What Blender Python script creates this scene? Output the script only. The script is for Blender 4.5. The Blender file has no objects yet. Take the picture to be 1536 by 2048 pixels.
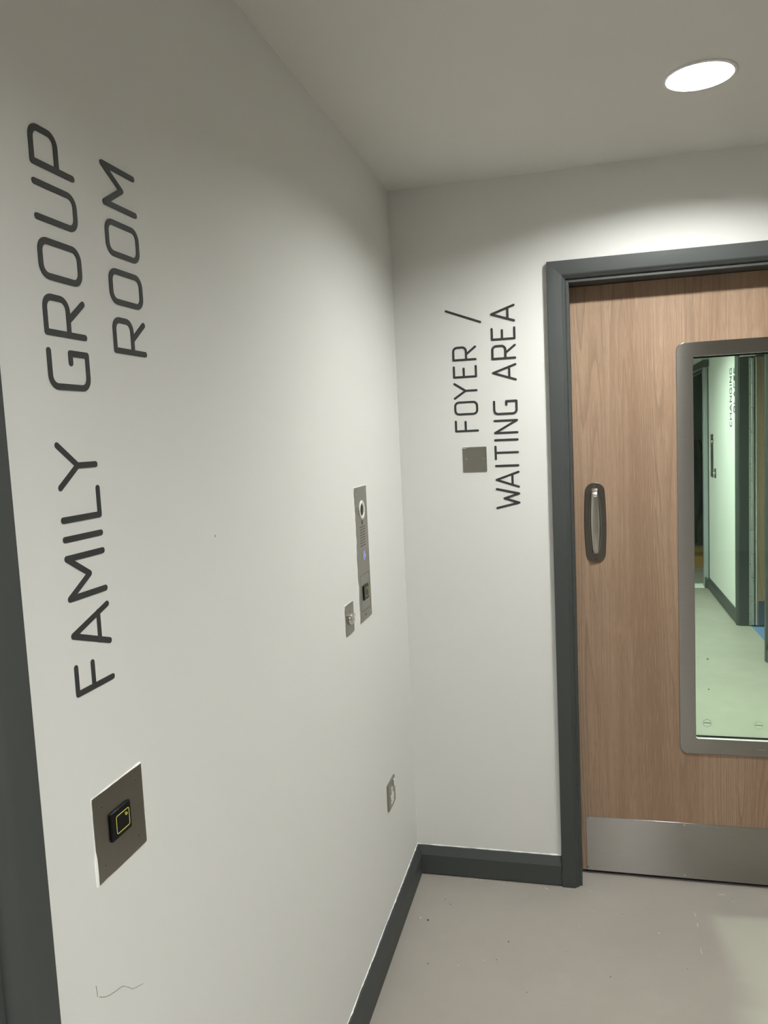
import bpy, bmesh, math, random
from mathutils import Vector, Matrix
from mathutils import noise as mnoise

SC = bpy.context.scene
COL = SC.collection

# ------------------------------------------------------------------ camera
cam_data = bpy.data.cameras.new('camera')
cam = bpy.data.objects.new('camera', cam_data); COL.objects.link(cam)
cam_data.sensor_fit = 'VERTICAL'
cam_data.sensor_height = 36.0
cam_data.sensor_width = 27.0
cam_data.lens = 1562.41 / 2048 * 36.0
cam_data.clip_start = 0.02
R = Vector((0.96930262, 0.24138069, -0.04677381))
U = Vector((0.0218181, 0.10504363, 0.99422825))
F = Vector((-0.2449008, 0.96472856, -0.09655259))
cam.matrix_world = Matrix(((R.x, U.x, -F.x, 0.62644), (R.y, U.y, -F.y, -2.74058),
                           (R.z, U.z, -F.z, 1.63953), (0, 0, 0, 1)))
SC.camera = cam

# ------------------------------------------------------------------ world and view
world = bpy.data.worlds.new('world'); SC.world = world
world.use_nodes = True
world.node_tree.nodes['Background'].inputs[0].default_value = (0.05, 0.05, 0.05, 1)
world.node_tree.nodes['Background'].inputs[1].default_value = 0.2
SC.view_settings.view_transform = 'Standard'
SC.view_settings.look = 'None'
SC.view_settings.gamma = 1.0
SC.view_settings.use_curve_mapping = False
SC.view_settings.exposure = 0.05

LAMP = 625.0                       # downlight diffuser radiance
LAMP_COL = (0.98, 1.0, 0.965)
H = 2.486                          # ceiling height
LAMPS_NEAR = [((0.932, -0.585), LAMP, 'round recessed ceiling downlight glowing above the wood effect door'),
              ((0.932, -3.08), LAMP * 1.95, 'round recessed ceiling downlight just behind the photographer'),
              ((0.932, -5.2), LAMP * 1.0, 'unseen ceiling downlight added far behind the photographer as ambient fill')]  # unseen lamp, added as ambient fill for the lobby
LAMPS_FAR = [((0.932, 0.76), LAMP * 1.25, 'round recessed ceiling downlight just beyond the glazed door'),
             ((0.932, 2.35), LAMP * 1.25, 'round recessed ceiling downlight half way along the corridor beyond the door'),
             ((0.932, 4.0), LAMP * 1.9, 'round recessed ceiling downlight at the far end of the corridor beyond the door'),
             ((3.1, 2.7), LAMP * 0.12, 'round recessed ceiling downlight in the side room with the blue floor')]

# ------------------------------------------------------------------ materials
def new_mat(name):
    m = bpy.data.materials.new(name); m.use_nodes = True
    nt = m.node_tree
    return m, nt, nt.nodes['Principled BSDF']

def nd(nt, kind, **kw):
    n = nt.nodes.new(kind)
    for k, v in kw.items():
        if k in n.inputs.keys(): n.inputs[k].default_value = v
        else: setattr(n, k, v)
    return n

def coords(nt, scale=(1, 1, 1)):
    tc = nd(nt, 'ShaderNodeTexCoord'); mp = nd(nt, 'ShaderNodeMapping')
    mp.inputs['Scale'].default_value = scale
    nt.links.new(tc.outputs['Object'], mp.inputs['Vector'])
    return mp.outputs['Vector']

def ramp(nt, fac, stops):
    r = nd(nt, 'ShaderNodeValToRGB')
    e = r.color_ramp.elements
    while len(e) < len(stops): e.new(0.5)
    for el, (p, c) in zip(e, stops):
        el.position = p; el.color = (*c, 1) if len(c) == 3 else c
    nt.links.new(fac, r.inputs['Fac'])
    return r.outputs['Color']

def g(v): return (v, v, v)

def mix(nt, fac, a, b, mode='MIX'):
    m = nd(nt, 'ShaderNodeMix', data_type='RGBA', blend_type=mode)
    for sock, v in ((m.inputs[0], fac), (m.inputs[6], a), (m.inputs[7], b)):
        if hasattr(v, 'node'): nt.links.new(v, sock)
        elif isinstance(v, (int, float)): sock.default_value = v
        else: sock.default_value = (*v, 1)
    return m.outputs[2]

def paint(name, col, rough=0.85, bump=0.05, scale=260, var=0.03, spec=0.3):
    m, nt, b = new_mat(name)
    n = nd(nt, 'ShaderNodeTexNoise', Scale=1.3, Detail=3.0)
    nt.links.new(coords(nt), n.inputs['Vector'])
    c = ramp(nt, n.outputs['Fac'], [(0.3, [x * (1 - var) for x in col]), (0.7, [min(1, x * (1 + var)) for x in col])])
    nt.links.new(c, b.inputs['Base Color'])
    b.inputs['Roughness'].default_value = rough
    b.inputs['Specular IOR Level'].default_value = spec
    f = nd(nt, 'ShaderNodeTexNoise', Scale=scale, Detail=2.0)
    nt.links.new(coords(nt), f.inputs['Vector'])
    bp = nd(nt, 'ShaderNodeBump', Strength=bump, Distance=0.001)
    nt.links.new(f.outputs['Fac'], bp.inputs['Height'])
    nt.links.new(bp.outputs['Normal'], b.inputs['Normal'])
    return m

def metal(name, col=(0.5, 0.485, 0.455), rough=0.3, brush=(1, 1, 60), streak=0.2, smudge=0.12, aniso=0.0):
    m, nt, b = new_mat(name)
    b.inputs['Metallic'].default_value = 1.0
    n = nd(nt, 'ShaderNodeTexNoise', Scale=14.0, Detail=4.0)
    nt.links.new(coords(nt, brush), n.inputs['Vector'])
    s = nd(nt, 'ShaderNodeTexNoise', Scale=6.0, Detail=3.0, Roughness=0.45)
    nt.links.new(coords(nt), s.inputs['Vector'])
    c1 = ramp(nt, n.outputs['Fac'], [(0.2, [x * (1 - streak * .45) for x in col]), (0.8, [x * (1 + streak * .45) for x in col])])
    nt.links.new(c1, b.inputs['Base Color'])
    if aniso:
        b.inputs['Anisotropic'].default_value = aniso
        cv = nd(nt, 'ShaderNodeCombineXYZ'); cv.inputs[2].default_value = 1.0      # brushed sideways: highlights spread up and down
        nt.links.new(cv.outputs[0], b.inputs['Tangent'])
    r = ramp(nt, s.outputs['Fac'], [(0.2, g(max(.05, rough - smudge))), (0.8, g(rough + smudge))])
    nt.links.new(r, b.inputs['Roughness'])
    bp = nd(nt, 'ShaderNodeBump', Strength=0.06, Distance=0.0006)
    nt.links.new(n.outputs['Fac'], bp.inputs['Height'])
    nt.links.new(bp.outputs['Normal'], b.inputs['Normal'])
    return m

def plain(name, col, rough=0.5, metallic=0.0, emit=None, strength=1.0, spec=0.5):
    m, nt, b = new_mat(name)
    n = nd(nt, 'ShaderNodeTexNoise', Scale=40.0)
    nt.links.new(coords(nt), n.inputs['Vector'])
    nt.links.new(ramp(nt, n.outputs['Fac'], [(0.3, [x * 0.94 for x in col]), (0.7, [min(1, x * 1.06) for x in col])]), b.inputs['Base Color'])
    b.inputs['Roughness'].default_value = rough
    b.inputs['Metallic'].default_value = metallic
    b.inputs['Specular IOR Level'].default_value = spec
    if emit:
        b.inputs['Emission Color'].default_value = (*emit, 1)
        b.inputs['Emission Strength'].default_value = strength
    return m

def floor_mat(name, col):
    m, nt, b = new_mat(name)
    v = coords(nt)
    n1 = nd(nt, 'ShaderNodeTexNoise', Scale=2.2, Detail=5.0, Roughness=0.6)
    n2 = nd(nt, 'ShaderNodeTexNoise', Scale=7.0, Detail=6.0)
    n3 = nd(nt, 'ShaderNodeTexNoise', Scale=420.0, Detail=1.0)
    for n in (n1, n2, n3): nt.links.new(v, n.inputs['Vector'])
    c = ramp(nt, n1.outputs['Fac'], [(0.3, [x * 0.94 for x in col]), (0.7, [x * 1.06 for x in col])])
    c = mix(nt, ramp(nt, n2.outputs['Fac'], [(0.62, g(0)), (0.8, g(0.35))]), c, [min(1, x * 1.22) for x in col])   # dusty smears
    c = mix(nt, ramp(nt, n3.outputs['Fac'], [(0.35, g(0.25)), (0.5, g(0.0))]), c, [x * 0.8 for x in col])
    sx = nd(nt, 'ShaderNodeSeparateXYZ'); nt.links.new(v, sx.inputs[0])
    nt.links.new(c, b.inputs['Base Color'])
    nt.links.new(ramp(nt, n2.outputs['Fac'], [(0.3, g(0.38)), (0.7, g(0.5))]), b.inputs['Roughness'])
    b.inputs['Specular IOR Level'].default_value = 0.35
    bp = nd(nt, 'ShaderNodeBump', Strength=0.04, Distance=0.001)
    nt.links.new(n3.outputs['Fac'], bp.inputs['Height']); nt.links.new(bp.outputs['Normal'], b.inputs['Normal'])
    return m

def wood_mat(name, col):
    m, nt, b = new_mat(name)
    # broad boards of slightly different tone
    br = nd(nt, 'ShaderNodeTexNoise', Scale=1.0, Detail=2.0)
    nt.links.new(coords(nt, (9.0, 9.0, 0.35)), br.inputs['Vector'])
    base = ramp(nt, br.outputs['Fac'], [(0.34, [col[0] * .80, col[1] * .76, col[2] * .73]), (0.5, col), (0.68, [col[0] * 1.1, col[1] * 1.13, col[2] * 1.14])])
    # cathedral figure: contour lines of x plus a vertically stretched noise
    cn = nd(nt, 'ShaderNodeTexNoise', Scale=1.0, Detail=1.5, Roughness=0.35)
    nt.links.new(coords(nt, (7.5, 7.5, 0.34)), cn.inputs['Vector'])
    sx = nd(nt, 'ShaderNodeSeparateXYZ'); nt.links.new(coords(nt), sx.inputs[0])
    def mth(op, p, q=None):
        n = nd(nt, 'ShaderNodeMath', operation=op)
        for i, v in enumerate((p, q)):
            if v is None: continue
            if hasattr(v, 'node'): nt.links.new(v, n.inputs[i])
            else: n.inputs[i].default_value = v
        return n.outputs[0]
    ph = mth('ADD', mth('MULTIPLY', sx.outputs[0], 26.0), mth('MULTIPLY', cn.outputs['Fac'], 34.0))
    fr_ = mth('FRACT', ph)
    mk_ = nd(nt, 'ShaderNodeTexNoise', Scale=1.0, Detail=1.0)
    nt.links.new(coords(nt, (6, 6, 0.5)), mk_.inputs['Vector'])
    fig = mth('MULTIPLY', ramp(nt, fr_, [(0.0, g(0.0)), (0.5, g(0.1)), (0.93, g(0.85)), (1.0, g(0.0))]), ramp(nt, mk_.outputs['Fac'], [(0.42, g(0.3)), (0.56, g(1.0))]))
    c = mix(nt, fig, base, [x * 0.66 for x in col])
    # straight grain
    gr = nd(nt, 'ShaderNodeTexNoise', Scale=1.0, Detail=5.0, Roughness=0.65)
    nt.links.new(coords(nt, (85, 85, 1.6)), gr.inputs['Vector'])
    c = mix(nt, ramp(nt, gr.outputs['Fac'], [(0.38, g(0.42)), (0.55, g(0.0))]), c, [x * 0.7 for x in col])
    # pores
    po = nd(nt, 'ShaderNodeTexNoise', Scale=1.0, Detail=2.0)
    nt.links.new(coords(nt, (520, 520, 22)), po.inputs['Vector'])
    c = mix(nt, ramp(nt, po.outputs['Fac'], [(0.34, g(0.35)), (0.46, g(0.0))]), c, [x * 0.55 for x in col])
    ls = nd(nt, 'ShaderNodeTexNoise', Scale=1.0, Detail=3.0)
    nt.links.new(coords(nt, (260, 260, 9)), ls.inputs['Vector'])
    c = mix(nt, ramp(nt, ls.outputs['Fac'], [(0.56, g(0.0)), (0.68, g(0.5))]), c, [min(1, x * 1.28) for x in col])
    nt.links.new(c, b.inputs['Base Color'])
    b.inputs['Roughness'].default_value = 0.55
    b.inputs['Specular IOR Level'].default_value = 0.3
    bp = nd(nt, 'ShaderNodeBump', Strength=0.12, Distance=0.0008)
    nt.links.new(po.outputs['Fac'], bp.inputs['Height']); nt.links.new(bp.outputs['Normal'], b.inputs['Normal'])
    return m

def glass_mat(name, tint):
    m, nt, b = new_mat(name)
    nt.nodes.remove(b)
    out = nt.nodes['Material Output']
    t = nd(nt, 'ShaderNodeBsdfTransparent'); t.inputs[0].default_value = (*tint, 1)
    gl = nd(nt, 'ShaderNodeBsdfGlossy'); gl.inputs['Roughness'].default_value = 0.01
    gl.inputs['Color'].default_value = (0.85, 1, 0.9, 1)
    fr = nd(nt, 'ShaderNodeFresnel'); fr.inputs['IOR'].default_value = 1.45
    ge = nd(nt, 'ShaderNodeNewGeometry'); mr = nd(nt, 'ShaderNodeMapRange')
    mr.inputs['To Min'].default_value = 1.45; mr.inputs['To Max'].default_value = 1 / 1.45   # same reflectance on both faces of the pane
    nt.links.new(ge.outputs['Backfacing'], mr.inputs['Value']); nt.links.new(mr.outputs[0], fr.inputs['IOR'])
    ms = nd(nt, 'ShaderNodeMixShader')
    nt.links.new(fr.outputs[0], ms.inputs[0]); nt.links.new(t.outputs[0], ms.inputs[1]); nt.links.new(gl.outputs[0], ms.inputs[2])
    nt.links.new(ms.outputs[0], out.inputs['Surface'])
    return m

M = {
    'wall': paint('wall_paint', (0.735, 0.73, 0.705), 0.8, 0.06, 300, 0.012),
    'ceiling': paint('ceiling_paint', (0.72, 0.71, 0.675), 0.95, 0.05, 200, 0.015, 0.1),
    'trim': paint('grey_gloss_paint', (0.059, 0.064, 0.062), 0.5, 0.03, 90, 0.05, 0.3),
    'vinyl_letter': plain('dark_grey_vinyl', (0.038, 0.040, 0.039), 0.6, spec=0.3),
    'steel': metal('brushed_steel_plate', (0.33, 0.315, 0.28), 0.34, (1, 60, 1), 0.08, 0.05),
    'steel_panel': metal('brushed_steel_frame', (0.34, 0.324, 0.305), 0.25, (1, 1, 60), 0.16, 0.0, 1.0),
    'steel_dark': metal('dull_steel_plate', (0.17, 0.158, 0.138), 0.34, (60, 60, 1), 0.08, 0.04),
    'chrome': plain('polished_steel', (0.7, 0.69, 0.66), 0.14, 1.0),
    'satin': metal('satin_steel_grip', (0.56, 0.54, 0.49), 0.2, (60, 60, 1), 0.1, 0.0),
    'edge_metal': plain('machined_edge', (0.78, 0.77, 0.74), 0.45, 0.3),
    'hinge_metal': plain('hinge_metal', (0.42, 0.43, 0.41), 0.45, 0.3),
    'dark_metal': plain('dark_hole', (0.02, 0.02, 0.02), 0.6),
    'black': plain('black_plastic', (0.004, 0.0045, 0.007), 0.35, spec=0.2),
    'rubber': plain('black_gasket', (0.004, 0.004, 0.004), 0.7),
    'yellow': plain('yellow_print', (0.62, 0.56, 0.09), 0.5),
    'white_plastic': plain('white_plastic', (0.75, 0.75, 0.72), 0.35),
    'filler': paint('white_filler', (0.86, 0.86, 0.83), 0.8, 0.3, 160, 0.03),
    'floor': floor_mat('beige_grey_vinyl_floor', (0.35, 0.319, 0.284)),
    'blue_floor': floor_mat('blue_vinyl_floor', (0.13, 0.22, 0.42)),
    'wood': wood_mat('walnut_laminate', (0.352, 0.235, 0.158)),
    'glass': glass_mat('green_tinted_fire_glass', (0.84, 0.975, 0.87)),
    'lamp_rim': plain('white_lamp_trim', (0.8, 0.8, 0.8), 0.4),
    'blue_light': plain('blue_button', (0.15, 0.17, 0.4), 0.3, 0.0, (0.25, 0.32, 1.0), 0.3),
    'pencil': plain('pencil', (0.33, 0.32, 0.3), 0.8),
    'grit': plain('dark_grit', (0.06, 0.055, 0.05), 0.9),
    'scuff_streak': plain('pale_scuff_streak', (0.455, 0.42, 0.375), 0.7),
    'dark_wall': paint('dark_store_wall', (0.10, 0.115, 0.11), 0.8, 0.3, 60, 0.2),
    'cloth': paint('black_cloth', (0.008, 0.009, 0.012), 0.95, 0.5, 120, 0.3, 0.1),
    'cardboard': paint('brown_cardboard', (0.30, 0.17, 0.06), 0.85, 0.2, 60, 0.2, 0.1),
    'etch': plain('etched_mark', (0.11, 0.15, 0.11), 0.8),
    'engrave': plain('engraved_mark', (0.07, 0.065, 0.06), 0.6),
}

# ------------------------------------------------------------------ geometry helpers
def TL(a, b, d): return Vector((d, a, b))              # left wall: along y, z, outward +x
def TE(off):                                            # plane facing the camera at y = off
    return lambda a, b, d: Vector((a, off - d, b))
def TR(off):                                            # plane facing -x at x = off
    return lambda a, b, d: Vector((off - d, a, b))
def TF(a, b, d): return Vector((a, b, d))               # floor

def box(bm, x0, x1, y0, y1, z0, z1):
    v = [bm.verts.new((x, y, z)) for x in (x0, x1) for y in (y0, y1) for z in (z0, z1)]
    for f in ((0, 1, 3, 2), (4, 6, 7, 5), (0, 4, 5, 1), (2, 3, 7, 6), (0, 2, 6, 4), (1, 5, 7, 3)):
        bm.faces.new([v[i] for i in f])

def prism(bm, pts, d0, d1, T, scale1=None):
    lo = [bm.verts.new(T(a, b, d0)) for a, b in pts]
    if scale1:
        ca = sum(p[0] for p in pts) / len(pts); cb = sum(p[1] for p in pts) / len(pts)
        hi = [bm.verts.new(T(ca + (a - ca) * scale1, cb + (b - cb) * scale1, d1)) for a, b in pts]
    else:
        hi = [bm.verts.new(T(a, b, d1)) for a, b in pts]
    n = len(pts)
    bm.faces.new(lo); bm.faces.new(hi)
    for i in range(n):
        bm.faces.new((lo[i], lo[(i + 1) % n], hi[(i + 1) % n], hi[i]))

def ring_prism(bm, outer, inner, d0, d1, T):
    n = len(outer)
    L = [[bm.verts.new(T(a, b, d)) for a, b in pts] for pts in (outer, inner) for d in (d0, d1)]
    o0, o1, i0, i1 = L
    for i in range(n):
        j = (i + 1) % n
        bm.faces.new((o0[i], o0[j], o1[j], o1[i]))
        bm.faces.new((i0[i], i0[j], i1[j], i1[i]))
        bm.faces.new((o1[i], o1[j], i1[j], i1[i]))
        bm.faces.new((o0[i], o0[j], i0[j], i0[i]))

def rrect(a0, a1, b0, b1, r, n=6):
    pts = []
    for cx, cy, s in ((a1 - r, b1 - r, 0), (a0 + r, b1 - r, 90), (a0 + r, b0 + r, 180), (a1 - r, b0 + r, 270)):
        for k in range(n + 1):
            t = math.radians(s + 90 * k / n)
            pts.append((cx + r * math.cos(t), cy + r * math.sin(t)))
    return pts

def circ(ca, cb, r, n=24, rb=None):
    rb = rb or r
    return [(ca + r * math.cos(2 * math.pi * k / n), cb + rb * math.sin(2 * math.pi * k / n)) for k in range(n)]

def lathe(bm, prof, origin, T, n=32, close=False):
    """prof: list of (radius, d) turned about the d axis at origin (a, b)."""
    rings = []
    for r, d in prof:
        rings.append([bm.verts.new(T(origin[0] + r * math.cos(2 * math.pi * k / n), origin[1] + r * math.sin(2 * math.pi * k / n), d)) for k in range(n)])
    for A, B in zip(rings[:-1], rings[1:]):
        for k in range(n):
            bm.faces.new((A[k], A[(k + 1) % n], B[(k + 1) % n], B[k]))
    if close:
        bm.faces.new(rings[0]); bm.faces.new(rings[-1])

def mk(name, bm, mat, parent=None, bev=0.0, smooth=True, at=None, label=None, cat=None, kind=None, group=None, segs=2):
    bmesh.ops.recalc_face_normals(bm, faces=bm.faces)
    co = [v.co.copy() for v in bm.verts]
    mn = Vector([min(c[i] for c in co) for i in range(3)]); mx = Vector([max(c[i] for c in co) for i in range(3)])
    org = Vector(at) if at else Vector(((mn.x + mx.x) / 2, (mn.y + mx.y) / 2, mn.z))
    for v in bm.verts: v.co -= org
    me = bpy.data.meshes.new(name); bm.to_mesh(me); bm.free()
    me.materials.append(M[mat])
    if smooth:
        me.shade_smooth(); me.set_sharp_from_angle(angle=math.radians(38))
    o = bpy.data.objects.new(name, me); COL.objects.link(o)
    if parent:
        o.parent = parent
        o.location = org - world_loc(parent)
    else:
        o.location = org
    if bev:
        md = o.modifiers.new('bevel', 'BEVEL'); md.width = bev; md.segments = segs
        md.limit_method = 'ANGLE'; md.angle_limit = math.radians(50); md.harden_normals = False
    if label: o['label'] = label
    if cat: o['category'] = cat
    if kind: o['kind'] = kind
    if group: o['group'] = group
    return o

def world_loc(o):
    v = o.location.copy()
    while o.parent: o = o.parent; v += o.location
    return v

def empty(name, loc, label=None, cat=None, kind=None, group=None, parent=None):
    o = bpy.data.objects.new(name, None); COL.objects.link(o)
    o.empty_display_size = 0.05
    if parent: o.parent = parent; o.location = Vector(loc) - world_loc(parent)
    else: o.location = loc
    if label: o['label'] = label
    if cat: o['category'] = cat
    if kind: o['kind'] = kind
    if group: o['group'] = group
    return o

def simple(name, fn, mat, **kw):
    bm = bmesh.new(); fn(bm); return mk(name, bm, mat, **kw)

def boxes(name, lst, mat, **kw):
    bm = bmesh.new()
    for b in lst: box(bm, *b)
    return mk(name, bm, mat, smooth=False, **kw)

def ragged(bm, p0, p1, T, w, th, seed, step=0.006, side=1, d0=0.0):
    """irregular bead of filler along an edge from p0 to p1 in plane T; grows to one side."""
    a0, b0 = p0; a1, b1 = p1
    L = math.hypot(a1 - a0, b1 - b0); n = max(2, int(L / step))
    ta, tb = (a1 - a0) / L, (b1 - b0) / L
    na, nb = -tb * side, ta * side
    prev = None
    for i in range(n + 1):
        s = L * i / n
        k = 0.5 + 0.55 * mnoise.noise(Vector((s * 55, seed * 7.3, 0))) + 0.5 * mnoise.noise(Vector((s * 17, seed * 3.1, 4)))
        ww = w * max(0.12, min(1.6, k)); tt = th * max(0.4, min(1.3, k + .2))
        a, b = a0 + ta * s, b0 + tb * s
        cur = [bm.verts.new(T(a - na * 0.0004, b - nb * 0.0004, d0)), bm.verts.new(T(a - na * 0.0002, b - nb * 0.0002, d0 + tt)),
               bm.verts.new(T(a + na * ww, b + nb * ww, d0 + tt * 0.5)), bm.verts.new(T(a + na * (ww * 1.15), b + nb * (ww * 1.15), d0))]
        if prev:
            for q in range(4):
                bm.faces.new((prev[q], prev[(q + 1) % 4], cur[(q + 1) % 4], cur[q]))
        else:
            bm.faces.new(cur)
        prev = cur
    bm.faces.new(prev)

# ------------------------------------------------------------------ ceiling with real holes for the lamps
def ceiling_sheet(name, x0, x1, y0, y1, lamps, ztop=2.62):
    bm = bmesh.new()
    hs = 0.14; r = 0.0795
    def quad(ax, bx, ay, by):
        if bx - ax < 1e-6 or by - ay < 1e-6: return
        vs = [bm.verts.new((x, y, H)) for x, y in ((ax, ay), (bx, ay), (bx, by), (ax, by))]
        bm.faces.new(vs)
    cells = sorted([(c[1], c[0]) for c in lamps])
    y = y0
    for cy, cx in cells:
        quad(x0, x1, y, cy - hs)
        quad(x0, cx - hs, cy - hs, cy + hs); quad(cx + hs, x1, cy - hs, cy + hs)
        n = 48; inn, out, up = [], [], []
        for k in range(n):
            t = 2 * math.pi * (k + 0.5) / n
            c, s = math.cos(t), math.sin(t); q = hs / max(abs(c), abs(s))
            inn.append(bm.verts.new((cx + r * c, cy + r * s, H))); up.append(bm.verts.new((cx + r * c, cy + r * s, H + 0.06)))
            out.append(bm.verts.new((cx + q * c, cy + q * s, H)))
        # square corners are closed with small triangles
        for k in range(n):
            j = (k + 1) % n
            bm.faces.new((inn[k], inn[j], out[j], out[k])); bm.faces.new((inn[k], inn[j], up[j], up[k]))
        for sx in (-1, 1):
            for sy in (-1, 1):
                near = sorted(out, key=lambda v: (v.co.x - cx - sx * hs) ** 2 + (v.co.y - cy - sy * hs) ** 2)[:2]
                cv = bm.verts.new((cx + sx * hs, cy + sy * hs, H)); bm.faces.new((near[0], near[1], cv))
        y = cy + hs
    quad(x0, x1, y, y1)
    box(bm, x0, x1, y0, y1, 2.56, ztop)
    o = mk(name, bm, 'ceiling', smooth=False, kind='structure', at=(0, 0, H))
    return o

YB = -7.5          # back wall of the near lobby
XR = 1.835          # right hand wall of the corridor beyond the door
XN = 3.3            # right hand wall of the lobby the photograph is taken in
ceiling_sheet('ceiling', 0.0, XN, YB, 0.0, [l[0] for l in LAMPS_NEAR])
ceiling_sheet('ceiling', 0.0, XR, 0.16, 8.2, [l[0] for l in LAMPS_FAR if l[0][0] < XR])
ceiling_sheet('ceiling', XR + 0.1, 4.0, 2.0, 4.8, [LAMPS_FAR[3][0]])

def downlight(c, strength, label):
    cx, cy = c
    root = empty('ceiling_downlight', (cx, cy, H), label, 'ceiling light', group=None)
    bm = bmesh.new()
    lathe(bm, [(0.0865, H - 0.0005), (0.0865, H - 0.0022), (0.084, H - 0.004), (0.079, H - 0.0042), (0.0765, H - 0.002),
               (0.0755, H + 0.006), (0.073, H + 0.02), (0.0728, H + 0.045), (0.078, H + 0.045), (0.079, H + 0.0005)],
          (cx, cy), lambda a, b, d: Vector((a, b, d)), 56)
    mk('trim_ring', bm, 'lamp_rim', root)
    m = plain('glowing_diffuser', (0.9, 0.9, 0.9), 0.5, 0, LAMP_COL, strength)
    M['_d'] = m
    bm = bmesh.new(); prism(bm, circ(cx, cy, 0.0727, 56), H + 0.035, H + 0.041, lambda a, b, d: Vector((a, b, d)))
    mk('diffuser', bm, '_d', root, smooth=False)

for c, s, lab in LAMPS_NEAR + LAMPS_FAR: downlight(c, s, lab)

# ------------------------------------------------------------------ floor
boxes('floor', [(-0.15, XR + 0.085, 0.0, 5.4, -0.1, 0.0), (-0.15, XN + 0.1, YB - 0.1, 0.0, -0.1, 0.0)], 'floor', kind='structure', at=(0, 0, 0))
boxes('floor', [(XR + 0.086, 4.1, 1.9, 4.9, -0.1, 0.0)], 'blue_floor', kind='structure', at=(2.9, 3.3, 0))
boxes('floor', [(-0.15, XR + 0.085, 5.401, 5.60, -0.1, 0.004)], 'filler', kind='structure')
boxes('floor', [(-0.15, 4.1, 5.601, 8.3, -0.1, 0.0)], 'floor', kind='structure')

# ------------------------------------------------------------------ walls
T2 = 2.62
DO = (-3.02, -2.075)                       # doorway in the left wall, beside the photographer
boxes('wall_left', [(-0.14, 0, DO[1], 0.0, 0, T2), (-0.14, 0, YB, DO[0], 0, T2), (-0.14, 0, DO[0], DO[1], 2.13, T2)], 'wall', kind='structure', at=(0, 0, 0))
OX0, OX1, OZ = 0.5915, 1.6785, 2.130       # doorway in the end wall
boxes('wall_end', [(-0.14, OX0, 0, 0.16, 0, T2), (OX1, XN + 0.1, 0, 0.16, 0, T2), (OX0, OX1, 0, 0.16, OZ, T2)], 'wall', kind='structure', at=(0, 0, 0))
boxes('wall_right', [(XN, XN + 0.1, YB, 0.0, 0, T2)], 'wall', kind='structure')
boxes('wall_back', [(-0.14, XN + 0.1, YB - 0.12, YB, 0, T2)], 'wall', kind='structure')
RO = (2.93, 3.87)                          # doorway in the right wall beyond the glass
boxes('wall_right', [(XR, XR + 0.1, 0.16, RO[0], 0, T2), (XR, XR + 0.1, RO[1], 5.4, 0, T2), (XR, XR + 0.1, RO[0], RO[1], 2.12, T2),
                     (1.837, XR + 0.1, 5.4, 5.46, 0, 2.15)], 'wall', kind='structure', at=(0, 0, 0))
boxes('wall_left', [(-0.14, 0, 0.16, 8.2, 0, T2)], 'wall', kind='structure')
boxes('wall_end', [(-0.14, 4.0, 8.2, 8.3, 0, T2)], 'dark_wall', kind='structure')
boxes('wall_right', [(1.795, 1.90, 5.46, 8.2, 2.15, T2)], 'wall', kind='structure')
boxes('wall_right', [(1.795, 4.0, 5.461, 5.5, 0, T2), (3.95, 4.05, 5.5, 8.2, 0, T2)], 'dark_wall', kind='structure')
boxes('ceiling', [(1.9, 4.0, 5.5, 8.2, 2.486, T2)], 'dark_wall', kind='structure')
boxes('wall_far', [(XR + 0.1, 4.0, 4.7, 4.8, 0, T2), (XR + 0.1, 4.0, 2.0, 2.1, 0, T2), (3.95, 4.05, 2.1, 4.7, 0, T2)], 'wall', kind='structure')

# ------------------------------------------------------------------ skirting boards
SK = [(0, 0.005), (0.019, 0.005), (0.02, 0.006), (0.02, 0.0765), (0.0085, 0.1035), (0.0075, 0.1065), (0.0, 0.107)]
def skirting(name, a0, a1, T, parent=None, m0=0.0, m1=0.0):
    bm = bmesh.new()
    A = [bm.verts.new(T(a0 + m0 * t, z, t)) for t, z in SK]; B = [bm.verts.new(T(a1 - m1 * t, z, t)) for t, z in SK]
    n = len(SK)
    for i in range(n): bm.faces.new((A[i], A[(i + 1) % n], B[(i + 1) % n], B[i]))
    bm.faces.new(A); bm.faces.new(B)
    return mk(name, bm, 'trim', kind='structure', smooth=False, parent=parent)
s_left = skirting('baseboard_left', -2.009, 0.0, TL, m1=1.0)
s_end = skirting('baseboard_end', 0.0, 0.5295, TE(0), m0=1.0)
skirting('baseboard_right', YB, 0.0, TR(XN))
skirting('baseboard_end', 1.742, XN - 0.021, TE(0))
skirting('baseboard_right', 3.937, 5.398, TR(XR))
skirting('baseboard_right', 0.16, 2.863, TR(XR))
skirting('baseboard_far', 1.793, XR - 0.021, TE(5.4))

bm = bmesh.new()
ragged(bm, (-2.0, 0.107), (0.0, 0.107), TL, 0.0045, 0.0035, 3, 0.008, -1)
mk('filler_bead', bm, 'filler', s_left, smooth=False, label='ragged white filler line along the top')
bm = bmesh.new()
ragged(bm, (0.0, 0.107), (0.529, 0.107), TE(0), 0.0035, 0.003, 9, 0.006, 1)
mk('filler_bead', bm, 'filler', s_end, smooth=False, label='ragged white filler line along the top')

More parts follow.
